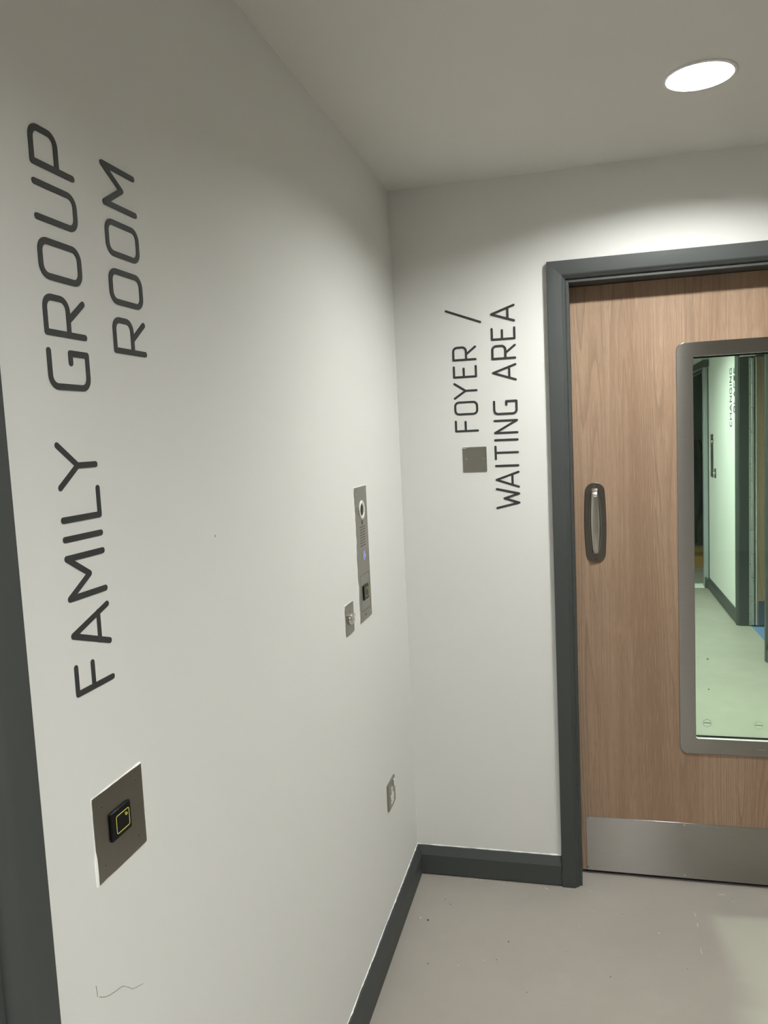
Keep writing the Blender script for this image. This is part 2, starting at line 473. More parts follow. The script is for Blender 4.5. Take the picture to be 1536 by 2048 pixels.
# ------------------------------------------------------------------ door casing
ARCH = [(0.0, 0.0), (0.0, 0.021), (0.0015, 0.0225), (0.043, 0.0225), (0.047, 0.0205), (0.050, 0.0165), (0.054, 0.0135), (0.0575, 0.0105), (0.0595, 0.0065), (0.060, 0.0)]
def casing_len(name, path0, path1, dir_in, T, parent, mit0, mit1):
    """moulded board from path0 to path1 (outer edge); dir_in points towards the opening; mitres stretch inner side."""
    bm = bmesh.new()
    pa = Vector(path0); pb = Vector(path1); al = (pb - pa).normalized(); di = Vector(dir_in)
    A, B = [], []
    for w, t in ARCH:
        p = pa + di * w + al * (w * mit0); q = pb + di * w - al * (w * mit1)
        A.append(bm.verts.new(T(p.x, p.y, t))); B.append(bm.verts.new(T(q.x, q.y, t)))
    n = len(ARCH)
    for i in range(n): bm.faces.new((A[i], A[(i + 1) % n], B[(i + 1) % n], B[i]))
    bm.faces.new(A); bm.faces.new(B)
    return mk(name, bm, 'trim', parent)

def casing(parent, T, a0, a1, ztop, lin_depth, lin_w=0.0105):
    """a0,a1 outer edges of the architrave, ztop its outer top; lining runs back into the wall."""
    casing_len('architrave', (a0, 0), (a0, ztop), (1, 0), T, parent, 0, 1)
    casing_len('architrave', (a1, 0), (a1, ztop), (-1, 0), T, parent, 0, 1)
    casing_len('architrave', (a0, ztop), (a1, ztop), (0, -1), T, parent, 1, 1)
    i0, i1, iz = a0 + 0.060, a1 - 0.060, ztop - 0.060
    for nm, pts in (('jamb_lining', [(i0 + .0005, 0), (i0 + lin_w, 0), (i0 + lin_w, iz - lin_w), (i0 + .0005, iz)]),
                    ('jamb_lining', [(i1 - .0005, 0), (i1 - lin_w, 0), (i1 - lin_w, iz - lin_w), (i1 - .0005, iz)]),
                    ('head_lining', [(i0 + .0005, iz - .0005), (i1 - .0005, iz - .0005), (i1 - lin_w, iz - lin_w), (i0 + lin_w, iz - lin_w)])):
        bm = bmesh.new(); prism(bm, pts, 0.002, -lin_depth, T); mk(nm, bm, 'trim', parent, bev=0.001)

tr1 = empty('trim_1', (1.135, 0, 0), kind='structure')
casing(tr1, TE(0), 0.531, 1.739, 2.1895, 0.16)
for nm, b in (('unseen_light_stop', (0.6021, 0.616, 0.1325, 0.159, 0.001, 2.119)), ('unseen_light_stop', (1.654, 1.6679, 0.1325, 0.159, 0.001, 2.119)), ('unseen_light_stop', (0.6165, 1.6535, 0.1325, 0.159, 2.105, 2.1188))):  # unseen stops added behind the leaf to block light round its edges
    boxes(nm, [b], 'trim', parent=tr1)
# casing of the doorway in the left wall
tr2 = empty('trim_2', (0, -2.55, 0), kind='structure')
casing(tr2, TL, -3.085, -2.010, 2.19, 0.14)
boxes('door_2', [(-0.13, -0.086, -3.012, -2.082, 0.006, 2.115)], 'wood', kind='structure', bev=0.002)

# ------------------------------------------------------------------ the main door
DY = 0.085                                  # face of the leaf
TD = TE(DY)
door = empty('door_1', (1.135, DY + 0.022, 0.0), kind='structure')
bm = bmesh.new()
ring_prism(bm, [(0.6023, 0.013), (1.6677, 0.013), (1.6677, 2.118), (0.6023, 2.118)],
           [(0.975, 0.512), (1.295, 0.512), (1.295, 1.875), (0.975, 1.875)], 0.0, -0.045, TD)
leaf = mk('door_leaf', bm, 'wood', door, bev=0.0015, at=(0.93, DY, -0.35))

# vision panel
bm = bmesh.new()
IN = (0.999, 1.271, 0.5335, 1.8555)
o_ = rrect(0.9455, 1.3245, 0.480, 1.9035, 0.026, 8); i_ = rrect(IN[0], IN[1], IN[2], IN[3], 0.008, 8)
ring_prism(bm, o_, i_, -0.0, 0.0045, TD)
vf = mk('vision_frame', bm, 'steel_panel', door, bev=0.0018, segs=3, label='brushed steel frame with rounded corners')
bm = bmesh.new()
ring_prism(bm, rrect(IN[0] - .0018, IN[1] + .0018, IN[2] - .0018, IN[3] + .0018, 0.009, 8), i_, 0.001, -0.018, TD)
mk('frame_return', bm, 'edge_metal', vf)
bm = bmesh.new()
box(bm, IN[0] + .004, IN[1] - .004, DY + 0.0145, DY + 0.0175, IN[2] + 0.0002, IN[2] + 0.0065)
box(bm, IN[0] + .004, IN[1] - .004, DY + 0.0145, DY + 0.0175, IN[3] - 0.0055, IN[3] - 0.0002)
mk('gasket', bm, 'rubber', vf, smooth=False, label='black rubber gasket')
bm = bmesh.new()
prism(bm, rrect(0.9865, 1.2835, 0.524, 1.866, 0.004, 3), -0.0185, -0.0255, TD)
gp = mk('glass_pane', bm, 'glass', door, smooth=False, label='green tinted fire glass')
def hexmark(cx, cz, s, w):
    bm = bmesh.new()
    def hp(r): return [(cx + r * math.sin(math.radians(60 * k)), cz + r * math.cos(math.radians(60 * k))) for k in range(6)]
    ring_prism(bm, hp(s), hp(s - w), -0.0178, -0.0182, TD)
    prism(bm, [(cx - s * .74, cz - .0012), (cx + s * .74, cz - .0012), (cx + s * .74, cz + .0016), (cx - s * .74, cz + .0016)], -0.0178, -0.0182, TD)
    return bm
M['etch2'] = plain('faint_etched_mark', (0.2, 0.27, 0.2), 0.8)
mk('etched_mark', hexmark(1.0385, 0.5845, 0.0150, 0.0010), 'etch', gp, smooth=False, label='small hexagonal glass stamp')
mk('etched_mark', hexmark(1.2055, 0.5835, 0.0150, 0.0007), 'etch2', gp, smooth=False, label='fainter hexagonal glass stamp')
bm = bmesh.new()
prism(bm, [(1.182, 0.5035), (1.225, 0.5035), (1.225, 0.5062), (1.182, 0.5062)], 0.0044, 0.0047, TD)
mk('engraved_mark', bm, 'steel', vf, smooth=False)
# far side frame
bm = bmesh.new()
ring_prism(bm, rrect(0.946, 1.3245, 0.480, 1.9035, 0.026, 8), rrect(0.990, 1.280, 0.527, 1.8625, 0.004, 8), -0.0455, -0.050, TD)
mk('vision_frame', bm, 'steel_panel', door)

# kick plate
bm = bmesh.new()
prism(bm, rrect(0.6185, 1.652, 0.0145, 0.2205, 0.002, 3), 0.0003, 0.0018, TD)
kp = mk('kick_plate', bm, 'steel_panel', door, bev=0.0005, label='brushed steel kick plate')
def screw(a, b, d, T, parent, r=0.0035, h=0.0016, mat='chrome', name='screw'):
    bm = bmesh.new()
    lathe(bm, [(r, d), (r * 0.95, d + h * 0.5), (r * 0.6, d + h), (0.0008, d + h * 1.02)], (a, b), T, 14)
    lathe(bm, [(r * 0.35, d + h * 1.03), (r * 0.33, d + h * 0.9)], (a, b), T, 6, True)
    return mk(name, bm, mat, parent)
for x in (0.629, 0.957, 1.285, 1.613):
    for z in (0.0255, 0.2135): screw(x, z, 0.0018, TD, kp, 0.0032)
bm = bmesh.new(); prism(bm, circ(0.6205, 0.0255, 0.0022, 10), 0.0018, 0.0024, TD); mk('rivet_mark', bm, 'dark_metal', kp)

boxes('gap_shade_strip', [(0.6035, 1.6665, DY + 0.012, DY + 0.03, 0.0005, 0.0128)], 'rubber', parent=door, label='added black strip darkening the gap under the leaf')  # added black strip, paints the shade in the gap under the leaf
# pull handle on its long oval plate
PZ, PX = 1.303, 0.6735
def plate_outline(s=0.0):
    pts = []
    hz = 0.141 - s; r = 0.0335 - s
    for k in range(17):
        t = math.pi * k / 16
        pts.append((PX + r * math.cos(t), PZ + hz - r + r * math.sin(t)))
    for k in range(1, 12):
        q = k / 12; zz = PZ + (hz - r) * (1 - 2 * q)
        pts.append((PX - r - 0.0036 * math.sin(math.pi * q), zz))
    for k in range(17):
        t = math.pi + math.pi * k / 16
        pts.append((PX + r * math.cos(t), PZ - hz + r + r * math.sin(t)))
    for k in range(1, 12):
        q = k / 12; zz = PZ - (hz - r) * (1 - 2 * q)
        pts.append((PX + r + 0.0036 * math.sin(math.pi * q), zz))
    return pts
bm = bmesh.new(); prism(bm, plate_outline(), 0.0003, 0.0045, TD)
pp = mk('pull_plate', bm, 'steel_dark', door, bev=0.0012, segs=3, label='long oval steel plate of the pull handle')
bm = bmesh.new()
def inner_oval(s=0.0):
    return [(PX + (0.0205 - s) * math.copysign(abs(math.cos(t)) ** 0.8, math.cos(t)), PZ - 0.002 + (0.112 - s) * math.sin(t)) for t in [2 * math.pi * k / 56 for k in range(56)]]
ring_prism(bm, inner_oval(), inner_oval(0.0022), 0.0043, 0.0053, TD)
mk('grip_seat', bm, 'steel', pp)
# bow grip
bm = bmesh.new()
N = 48; zt, zb = PZ + 0.121, PZ - 0.117
secs = []
for k in range(N + 1):
    q = k / N; z = zt + (zb - zt) * q
    e = min(q, 1 - q)
    off = 0.023 * (1 - (1 - min(1, e / 0.13)) ** 2.2) ** 0.8 if e < 0.13 else 0.023
    off += 0.005 * math.sin(math.pi * q)
    hw = 0.0102 + 0.0052 * math.sin(math.pi * q) ** 1.3 - 0.0012 * q
    th = 0.0075
    sec = []
    for j in range(16):
        t = 2 * math.pi * j / 16
        cx_, cy_ = math.cos(t), math.sin(t)
        sa = math.copysign(abs(cx_) ** 0.45, cx_); sb = math.copysign(abs(cy_) ** 0.6, cy_)
        sec.append((PX - 0.0015 + hw * sa, z, 0.004 + max(0.0005, off - th / 2 + th / 2 * sb)))
    secs.append([bm.verts.new(TD(*s)) for s in sec])
for A, B in zip(secs[:-1], secs[1:]):
    for j in range(16): bm.faces.new((A[j], A[(j + 1) % 16], B[(j + 1) % 16], B[j]))
bm.faces.new(secs[0]); bm.faces.new(secs[-1])
mk('grip', bm, 'satin', pp, label='curved satin steel grip')
for (a, b) in ((PX - 0.002, PZ + 0.1285), (PX, PZ - 0.1295), (PX - 0.029, PZ - 0.004), (PX + 0.029, PZ - 0.002)):
    bm = bmesh.new(); lathe(bm, [(0.0036, 0.0046), (0.0034, 0.0052), (0.0022, 0.0050), (0.0005, 0.0047)], (a, b), TD, 14)
    mk('screw', bm, 'engrave', pp)

# ------------------------------------------------------------------ lettering
SW = 0.0078
def stroke(bm, pts, T, w=SW, d=0.0006):
    """rounded stroke through pts (a, b): one closed ribbon per smooth run, each run a hair prouder than the last."""
    P = [Vector(p) for p in pts]
    runs, cur = [], [P[0]]
    for i in range(1, len(P)):
        cur.append(P[i])
        if i < len(P) - 1 and (P[i] - P[i - 1]).angle(P[i + 1] - P[i]) > math.radians(35):
            runs.append(cur); cur = [P[i]]
    runs.append(cur)
    for run in runs:
        ribbon(bm, run, T, w / 2, d + bm_lift(bm))

LIFT = {}
def bm_lift(bm):
    LIFT[id(bm)] = LIFT.get(id(bm), 0) + 1
    return 0.00005 * LIFT[id(bm)]

def ribbon(bm, P, T, r, d):
    n = len(P); closed = (P[0] - P[-1]).length < 1e-5 and n > 3
    if closed: P = P[:-1]; n -= 1
    L, Rr, tan = [], [], []
    for i in range(n):
        pa = P[i - 1] if (i > 0 or closed) else None; pb = P[(i + 1) % n] if (i < n - 1 or closed) else None
        t1 = (P[i] - pa).normalized() if pa else (pb - P[i]).normalized()
        t2 = (pb - P[i]).normalized() if pb else t1
        t = (t1 + t2).normalized(); nn = Vector((-t.y, t.x)) * (r / max(0.7, t.dot(t1)))
        L.append(P[i] + nn); Rr.append(P[i] - nn); tan.append(t)
    V = lambda p, q: bm.verts.new(T(p.x, p.y, q))
    Lt, Rt, Lb, Rb = [V(p, d) for p in L], [V(p, d) for p in Rr], [V(p, 0) for p in L], [V(p, 0) for p in Rr]
    for i in range(n if closed else n - 1):
        j = (i + 1) % n
        bm.faces.new((Lt[i], Rt[i], Rt[j], Lt[j])); bm.faces.new((Lb[i], Lb[j], Rb[j], Rb[i]))
        bm.faces.new((Lt[i], Lt[j], Lb[j], Lb[i])); bm.faces.new((Rt[i], Rb[i], Rb[j], Rt[j]))
    if closed: return
    for i, sg in ((0, -1), (n - 1, 1)):
        t = tan[i] * sg; nn = Vector((-tan[i].y, tan[i].x))
        arcp = [P[i] + (nn * math.cos(math.pi * k / 6) + t * math.sin(math.pi * k / 6)) * r for k in range(1, 6)]
        A = [Lt[i]] + [V(p, d) for p in arcp] + [Rt[i]]; B = [Lb[i]] + [V(p, 0) for p in arcp] + [Rb[i]]
        bm.faces.new(A); bm.faces.new(B)
        for k in range(6): bm.faces.new((A[k], A[k + 1], B[k + 1], B[k]))

def arc(cx, cy, r, a0, a1, n=6, ry=None):
    ry = ry or r
    return [(cx + r * math.cos(math.radians(a0 + (a1 - a0) * k / n)), cy + ry * math.sin(math.radians(a0 + (a1 - a0) * k / n))) for k in range(n + 1)]

# glyphs on a unit box: u 0..w (width given in metres), v 0..1 of the cap height
HC = 0.0765
def glyph(ch, w):
    r = 0.0135; h = HC
    S = []
    if ch == 'F': S = [[(w, h), (0, h), (0, 0)], [(0, h * .55), (w * .93, h * .55)]]
    elif ch == 'E': S = [[(w, h), (0, h), (0, 0), (w, 0)], [(0, h * .55), (w * .82, h * .55)]]
    elif ch == 'L': S = [[(0, h), (0, 0), (w, 0)]]
    elif ch == 'I': S = [[(0, 0), (0, h)]]
    elif ch == 'T': S = [[(0, h), (w, h)], [(w / 2, h), (w / 2, 0)]]
    elif ch == 'H': S = [[(0, 0), (0, h)], [(w, 0), (w, h)], [(0, h * .5), (w, h * .5)]]
    elif ch == 'A': S = [[(0, 0), (w / 2, h), (w, 0)], [(w * .13, h * .28), (w * .87, h * .28)]]
    elif ch == 'M': S = [[(0, 0), (0, h), (w / 2, h * .42), (w, h), (w, 0)]]
    elif ch == 'W': S = [[(0, h), (w * .26, 0), (w * .5, h * .66), (w * .74, 0), (w, h)]]
    elif ch == 'N': S = [[(0, 0), (0, h), (w, 0), (w, h)]]
    elif ch == 'Y': S = [[(0, h), (w / 2, h * .5), (w, h)], [(w / 2, h * .5), (w / 2, 0)]]
    elif ch == '/': S = [[(0, -h * .27), (w, h * 1.27)]]
    elif ch == 'O': S = [arc(r, r, r, 180, 270) + arc(w - r, r, r, 270, 360) + arc(w - r, h - r, r, 0, 90) + arc(r, h - r, r, 90, 180) + [(0, r)]]
    elif ch == 'U': S = [[(0, h)] + arc(r, r, r, 180, 270) + arc(w - r, r, r, 270, 360) + [(w, h)]]
    elif ch == 'C': S = [[(w, h)] + arc(r, h - r, r, 90, 180) + arc(r, r, r, 180, 270) + [(w, 0)]]
    elif ch == 'G': S = [[(w, h)] + arc(r, h - r, r, 90, 180) + arc(r, r, r, 180, 270) + [(w, 0), (w, h * .45), (w * .72, h * .45)]]
    elif ch in 'PR':
        m = h * (.40 if ch == 'P' else .42)
        S = [[(0, 0), (0, h)] + arc(w - r, h - r, r, 90, 0) + arc(w - r, m + r, r, 0, -90) + [(0, m)]]
        if ch == 'R': S.append([(w * .42, m), (w, 0)])
    elif ch == 'S':
        q = h / 2
        S = [[(w, h)] + arc(r, h - r, r, 90, 180) + arc(r, q + r, r, 180, 270) + arc(w - r, q - r, r, 90, 0) + arc(w - r, r, r, 0, -90) + [(0, 0)]]
    return S

def lettering(name, label, T, loc, lines, up, sw=SW):
    """lines: (baseline a, [(char, z0, z1)]); text reads upwards, letter tops point towards 'up' along a."""
    root = empty(name, loc, label, 'wall lettering')
    for base, chars in lines:
        for ch, z0, z1 in chars:
            bm = bmesh.new()
            for S in glyph(ch, z1 - z0):
                # drop doubled points
                P = [S[0]]
                for p in S[1:]:
                    if math.hypot(p[0] - P[-1][0], p[1] - P[-1][1]) > 1e-5: P.append(p)
                stroke(bm, [(base + up * v, z0 + u) for u, v in P], T, sw)
            mk('slash' if ch == '/' else 'letter', bm, 'vinyl_letter', root, smooth=False)
    return root

lettering('wall_lettering', 'dark grey letters reading FAMILY GROUP ROOM upwards on the left wall', TL, (0, -1.80, 1.33),
          [(-1.8225, [('F', 1.3305, 1.3648), ('A', 1.3808, 1.4315), ('M', 1.4535, 1.5047), ('I', 1.5288, 1.5298), ('L', 1.5534, 1.5887), ('Y', 1.594, 1.647),
                      ('G', 1.7198, 1.7628), ('R', 1.7857, 1.8287), ('O', 1.8537, 1.896), ('U', 1.9222, 1.9632), ('P', 1.987, 2.0285)]),
           (-1.6765, [('R', 1.777, 1.8197), ('O', 1.8451, 1.8870), ('O', 1.9114, 1.9542), ('M', 1.978, 2.0298)])], -1, 0.0080)
lettering('wall_lettering', 'dark grey letters reading FOYER / WAITING AREA upwards beside the door frame', TE(0), (0.31, 0, 1.37),
          [(0.2825, [('F', 1.6437, 1.6779), ('O', 1.7024, 1.7437), ('Y', 1.758, 1.8085), ('E', 1.831, 1.866), ('R', 1.8900, 1.9325), ('/', 2.0143, 2.0599)]),
           (0.4182, [('W', 1.3704, 1.4368), ('A', 1.4432, 1.4948), ('I', 1.5175, 1.5185), ('T', 1.5416, 1.5846), ('I', 1.607, 1.608), ('N', 1.6317, 1.6735),
                     ('G', 1.697, 1.7397), ('A', 1.812, 1.8634), ('R', 1.8857, 1.9283), ('E', 1.951, 1.987), ('A', 2.0107, 2.0623)])], -1)
lettering('wall_lettering', 'dark grey letters reading CHANGING PLACES upwards, seen through the door glass', TR(XR), (XR, 4.1, 1.58),
          [(4.188, [('C', 1.588, 1.622), ('H', 1.644, 1.691), ('A', 1.711, 1.7645), ('N', 1.787, 1.831), ('G', 1.854, 1.896), ('I', 1.922, 1.923), ('N', 1.946, 1.988), ('G', 2.0125, 2.055)]),
           (4.020, [('P', 1.7015, 1.7434), ('L', 1.7697, 1.803), ('A', 1.818, 1.8695), ('C', 1.8958, 1.932), ('E', 1.9551, 1.99), ('S', 2.011, 2.048)])], +1, 0.0085)

# ------------------------------------------------------------------ card reader near the camera
def bead_rect(a0, a1, b0, b1, T, ws, seed, parent, th=0.0028, mat='filler'):
    """filler around a plate; ws = widths for (top, low-a side, bottom, high-a side)."""
    bm = bmesh.new()
    if ws[0]: ragged(bm, (a0, b1), (a1, b1), T, ws[0], th, seed, 0.004, 1)
    if ws[1]: ragged(bm, (a0, b0), (a0, b1), T, ws[1], th, seed + 1, 0.004, 1)
    if ws[2]: ragged(bm, (a1, b0), (a0, b0), T, ws[2], th, seed + 2, 0.004, 1)
    if ws[3]: ragged(bm, (a1, b1), (a1, b0), T, ws[3], th, seed + 3, 0.004, 1)
    return mk('filler_bead', bm, mat, parent, smooth=False, label='ragged white filler around the plate')

def wavesymbol(bm, a, b, T, d, s):
    for k, r in enumerate((0.0022, 0.0040, 0.0058)):
        pts = arc(a, b, r * s, 100, 10, 6)
        stroke_d(bm, pts, T, 0.0009 * s, d)

def stroke_d(bm, pts, T, w, d):
    T2_ = lambda a, b, q: T(a, b, d + q)
    stroke(bm, pts, T2_, w, 0.0003)

def card_module(root, a0, a1, b0, b1, p, base, T, s=1.0, sh=(0, 0)):
    bm = bmesh.new(); prism(bm, rrect(a0, a1, b0, b1, 0.0015, 3), base, base + p, T)
    rd = mk('reader', bm, 'black', root, bev=0.0012, label='black plastic reader window')
    ca, cb = (a0 + a1) / 2 + sh[0], (b0 + b1) / 2 + sh[1]
    w, h = 0.0158 * s, 0.0128 * s
    bm = bmesh.new()
    ring_prism(bm, rrect(ca - w, ca + w, cb - h, cb + h, 0.003 * s, 4), rrect(ca - w + .0011 * s, ca + w - .0011 * s, cb - h + .0011 * s, cb + h - .0011 * s, 0.002 * s, 4), base + p, base + p + 0.0003, T)
    wavesymbol(bm, ca + 0.0065 * s, cb + 0.0035 * s, T, base + p, 0.85 * s)
    mk('card_symbol', bm, 'yellow', rd, smooth=False, label='yellow outline of a card with radio waves')

cr = empty('card_reader', (0, -1.833, 1.069), 'square steel card reader plate with black reader under the FAMILY lettering', 'card reader')
bm = bmesh.new(); prism(bm, rrect(-1.8925, -1.7745, 1.0685, 1.187, 0.003, 4), 0, 0.0016, TL)
mk('plate', bm, 'steel', cr, bev=0.0004)
card_module(cr, -1.8600, -1.8130, 1.1110, 1.1510, 0.0035, 0.0016, TL, 1.0, (0.0030, -0.001))
for a, b in ((-1.8745, 1.1694), (-1.7925, 1.1696), (-1.7947, 1.0885), (-1.8757, 1.0885)):
    screw(a, b, 0.0014, TL, cr, 0.0028, 0.0006, 'steel')
    bm = bmesh.new(); prism(bm, circ(a, b - 0.0006, 0.0010, 6), 0.0021, 0.0023, TL); mk('pin', bm, 'dark_metal', cr)
bead_rect(-1.8925, -1.7745, 1.0685, 1.187, TL, (0.0024, 0.0028, 0.001, 0.0012), 21, cr, 0.0022)

# ------------------------------------------------------------------ door entry panel
ic = empty('door_entry_panel', (0, -0.556, 1.103), 'tall narrow steel door entry panel with camera eye and speaker slots', 'intercom')
bm = bmesh.new(); prism(bm, rrect(-0.6155, -0.4885, 1.1035, 1.4965, 0.005, 4), 0.0, 0.0026, TL)
mk('plate', bm, 'steel', ic, bev=0.0008)
bm = bmesh.new()
lathe(bm, [(0.0280, 0.0024), (0.0278, 0.0040), (0.0265, 0.0052), (0.0225, 0.0054), (0.0195, 0.0046), (0.0178, 0.0034), (0.0172, 0.0028)], (-0.5475, 1.4280), TL, 40)
eye = mk('camera_ring', bm, 'edge_metal', ic)
bm = bmesh.new(); lathe(bm, [(0.0176, 0.0028), (0.0168, 0.0032), (0.011, 0.0044), (0.0005, 0.0048)], (-0.5475, 1.4280), TL, 32)
mk('lens', bm, 'black', eye, label='black camera lens')
for z in (1.4345, 1.4275, 1.4205):
    bm = bmesh.new(); prism(bm, circ(-0.5835, z, 0.0015, 10), 0.0025, 0.0032, TL); mk('microphone_hole', bm, 'dark_metal', ic)
bm = bmesh.new(); lathe(bm, [(0.0075, 0.0025), (0.0070, 0.0034), (0.003, 0.0038), (0.0004, 0.0039)], (-0.5500, 1.3915), TL, 18)
mk('light_sensor', bm, 'engrave', ic, label='small dark round sensor')
for k in range(8):
    z = 1.3785 - k * 0.00785
    bm = bmesh.new(); prism(bm, rrect(-0.5785, -0.5225, z - 0.0013, z + 0.0013, 0.0012, 3), 0.0025, 0.0028, TL)
    mk('speaker_slot', bm, 'engrave', ic, smooth=False)
bm = bmesh.new(); lathe(bm, [(0.0140, 0.0025), (0.0140, 0.0034), (0.0120, 0.0038)], (-0.5470, 1.2935), TL, 28)
cb_ = mk('call_button', bm, 'chrome', ic, label='call button with a blue glow')
bm = bmesh.new(); lathe(bm, [(0.0120, 0.0030), (0.0112, 0.0044), (0.006, 0.0050), (0.0004, 0.006)], (-0.5470, 1.2935), TL, 28)
mk('button_face', bm, 'blue_light', cb_, label='glowing blue button face')
bm = bmesh.new(); prism(bm, rrect(-0.5510, -0.5430, 1.2895, 1.2975, 0.0035, 3), 0.0058, 0.0066, TL); mk('bell_symbol', bm, 'white_plastic', cb_)
bm = bmesh.new()
ring_prism(bm, rrect(-0.5955, -0.5015, 1.1320, 1.2390, 0.002, 2), rrect(-0.5945, -0.5025, 1.1330, 1.2380, 0.002, 2), 0.0025, 0.0028, TL)
mk('module_seam', bm, 'engrave', ic, smooth=False)
bm = bmesh.new(); prism(bm, circ(-0.5145, 1.2350, 0.0018, 10), 0.0025, 0.0033, TL); mk('indicator', bm, 'chrome', ic)
card_module(ic, -0.5760, -0.5235, 1.1630, 1.2060, 0.0032, 0.0026, TL, 1.0, (0.004, 0))
for a, b in ((-0.6015, 1.4783), (-0.5055, 1.4795), (-0.6015, 1.1250), (-0.5055, 1.1262)): screw(a, b, 0.0024, TL, ic, 0.0034, 0.0014)
bm = bmesh.new(); prism(bm, rrect(-0.5700, -0.5480, 1.1175, 1.1205, 0.0004, 2), 0.0025, 0.0028, TL); mk('engraved_mark', bm, 'engrave', ic, smooth=False)
bead_rect(-0.6155, -0.4885, 1.1035, 1.4965, TL, (0.0026, 0.0030, 0.001, 0.001), 41, ic, 0.0024)

# ------------------------------------------------------------------ key switch
ks = empty('key_switch', (0, -0.7185, 1.10), 'small steel key switch plate left of the tall entry panel', 'key switch')
bm = bmesh.new(); prism(bm, rrect(-0.7580, -0.6790, 1.1005, 1.1865, 0.006, 4), 0.0, 0.0024, TL)
mk('plate', bm, 'steel', ks, bev=0.0008)
bm = bmesh.new(); lathe(bm, [(0.0165, 0.0022), (0.0165, 0.006), (0.0150, 0.0085), (0.0125, 0.009), (0.0122, 0.012), (0.0108, 0.0135), (0.0005, 0.0135)], (-0.7180, 1.1435), TL, 28)
kb = mk('lock_barrel', bm, 'chrome', ks, label='polished lock barrel')
bm = bmesh.new(); prism(bm, rrect(-0.7310, -0.6985, 1.1475, 1.1545, 0.002, 3), 0.008, 0.013, TL); mk('lever', bm, 'chrome', kb, bev=0.001)
bm = bmesh.new(); prism(bm, rrect(-0.7187, -0.7173, 1.1375, 1.1495, 0.0004, 2), 0.0133, 0.0138, TL); mk('keyhole', bm, 'dark_metal', kb, smooth=False)
bm = bmesh.new(); prism(bm, circ(-0.7155, 1.1640, 0.0018, 10), 0.0023, 0.003, TL); mk('indicator', bm, 'engrave', ks)
bead_rect(-0.7580, -0.6790, 1.1005, 1.1865, TL, (0.0026, 0.001, 0.001, 0.001), 61, ks, 0.0022)

# ------------------------------------------------------------------ socket low on the left wall
so = empty('wall_socket', (0, -0.364, 0.433), 'steel wall socket with white insert and rocker low on the left wall', 'socket')
bm = bmesh.new(); prism(bm, rrect(-0.4105, -0.3165, 0.4335, 0.5205, 0.003, 4), 0.0, 0.0060, TL)
mk('plate', bm, 'steel', so, bev=0.0015)
bm = bmesh.new(); prism(bm, rrect(-0.3835, -0.3475, 0.4455, 0.4760, 0.002, 3) , 0.0058, 0.0072, TL)
ins = mk('socket_insert', bm, 'white_plastic', so, label='white insert with slots')
bm = bmesh.new(); prism(bm, rrect(-0.3700, -0.3600, 0.4755, 0.4985, 0.002, 3), 0.0058, 0.0072, TL); mk('socket_insert', bm, 'white_plastic', so, label='white upper part of the insert')
bm = bmesh.new()
for a in (-0.3770, -0.3540): prism(bm, rrect(a - .0025, a + .0025, 0.456, 0.4585, 0.0008, 2), 0.0071, 0.0075, TL)
mk('slot', bm, 'dark_metal', ins, smooth=False)
bm = bmesh.new(); prism(bm, rrect(-0.3415, -0.3300, 0.4900, 0.5140, 0.002, 3), 0.0058, 0.0095, TL); mk('rocker', bm, 'white_plastic', so, bev=0.001, label='white rocker switch')
for a, b in ((-0.4015, 0.4420), (-0.3905, 0.4755)): screw(a, b, 0.0058, TL, so, 0.0026, 0.001)

# ------------------------------------------------------------------ blank plate on the end wall
bp_ = empty('blank_plate', (0.269, 0, 1.4995), 'square steel blanking plate just below the word FOYER', 'wall plate')
bm = bmesh.new(); prism(bm, rrect(0.2262, 0.3100, 1.4995, 1.5870, 0.003, 4), 0.0, 0.0022, TE(0))
mk('plate', bm, 'steel', bp_, bev=0.0007)
for a in (0.2392, 0.2997): screw(a, 1.5455, 0.0020, TE(0), bp_, 0.0022, 0.001)
bm = bmesh.new(); ragged(bm, (0.2262, 1.587), (0.2470, 1.587), TE(0), 0.0022, 0.003, 88, 0.003, 1); ragged(bm, (0.2262, 1.5835), (0.2400, 1.5835), TE(0.0), 0.0022, 0.0038, 99, 0.003, 1)
mk('filler_bead', bm, 'filler', bp_, smooth=False, label='dab of white filler on the corner')

# ------------------------------------------------------------------ pencil scribble and a nick on the left wall
wl = bpy.data.objects['wall_left']
bm = bmesh.new()
stroke(bm, [(-1.9141, 0.9448), (-1.9131, 0.9370), (-1.9130, 0.9293)], TL, 0.0012, 0.0002)
stroke(bm, [(-1.909, 0.9255), (-1.8979, 0.9173), (-1.888, 0.9125), (-1.8762, 0.9085), (-1.866, 0.9060), (-1.8576, 0.9031)], TL, 0.0011, 0.0002)
stroke(bm, [(-1.8576, 0.9031), (-1.846, 0.893), (-1.8367, 0.8832), (-1.824, 0.8775), (-1.8110, 0.8725)], TL, 0.0008, 0.0002)
mk('pencil_mark', bm, 'pencil', wl, smooth=False)
bm = bmesh.new(); prism(bm, circ(-1.4894, 1.4786, 0.0009, 6, 0.0022), 0, 0.0004, TL); mk('pencil_mark', bm, 'dark_metal', wl, smooth=False)

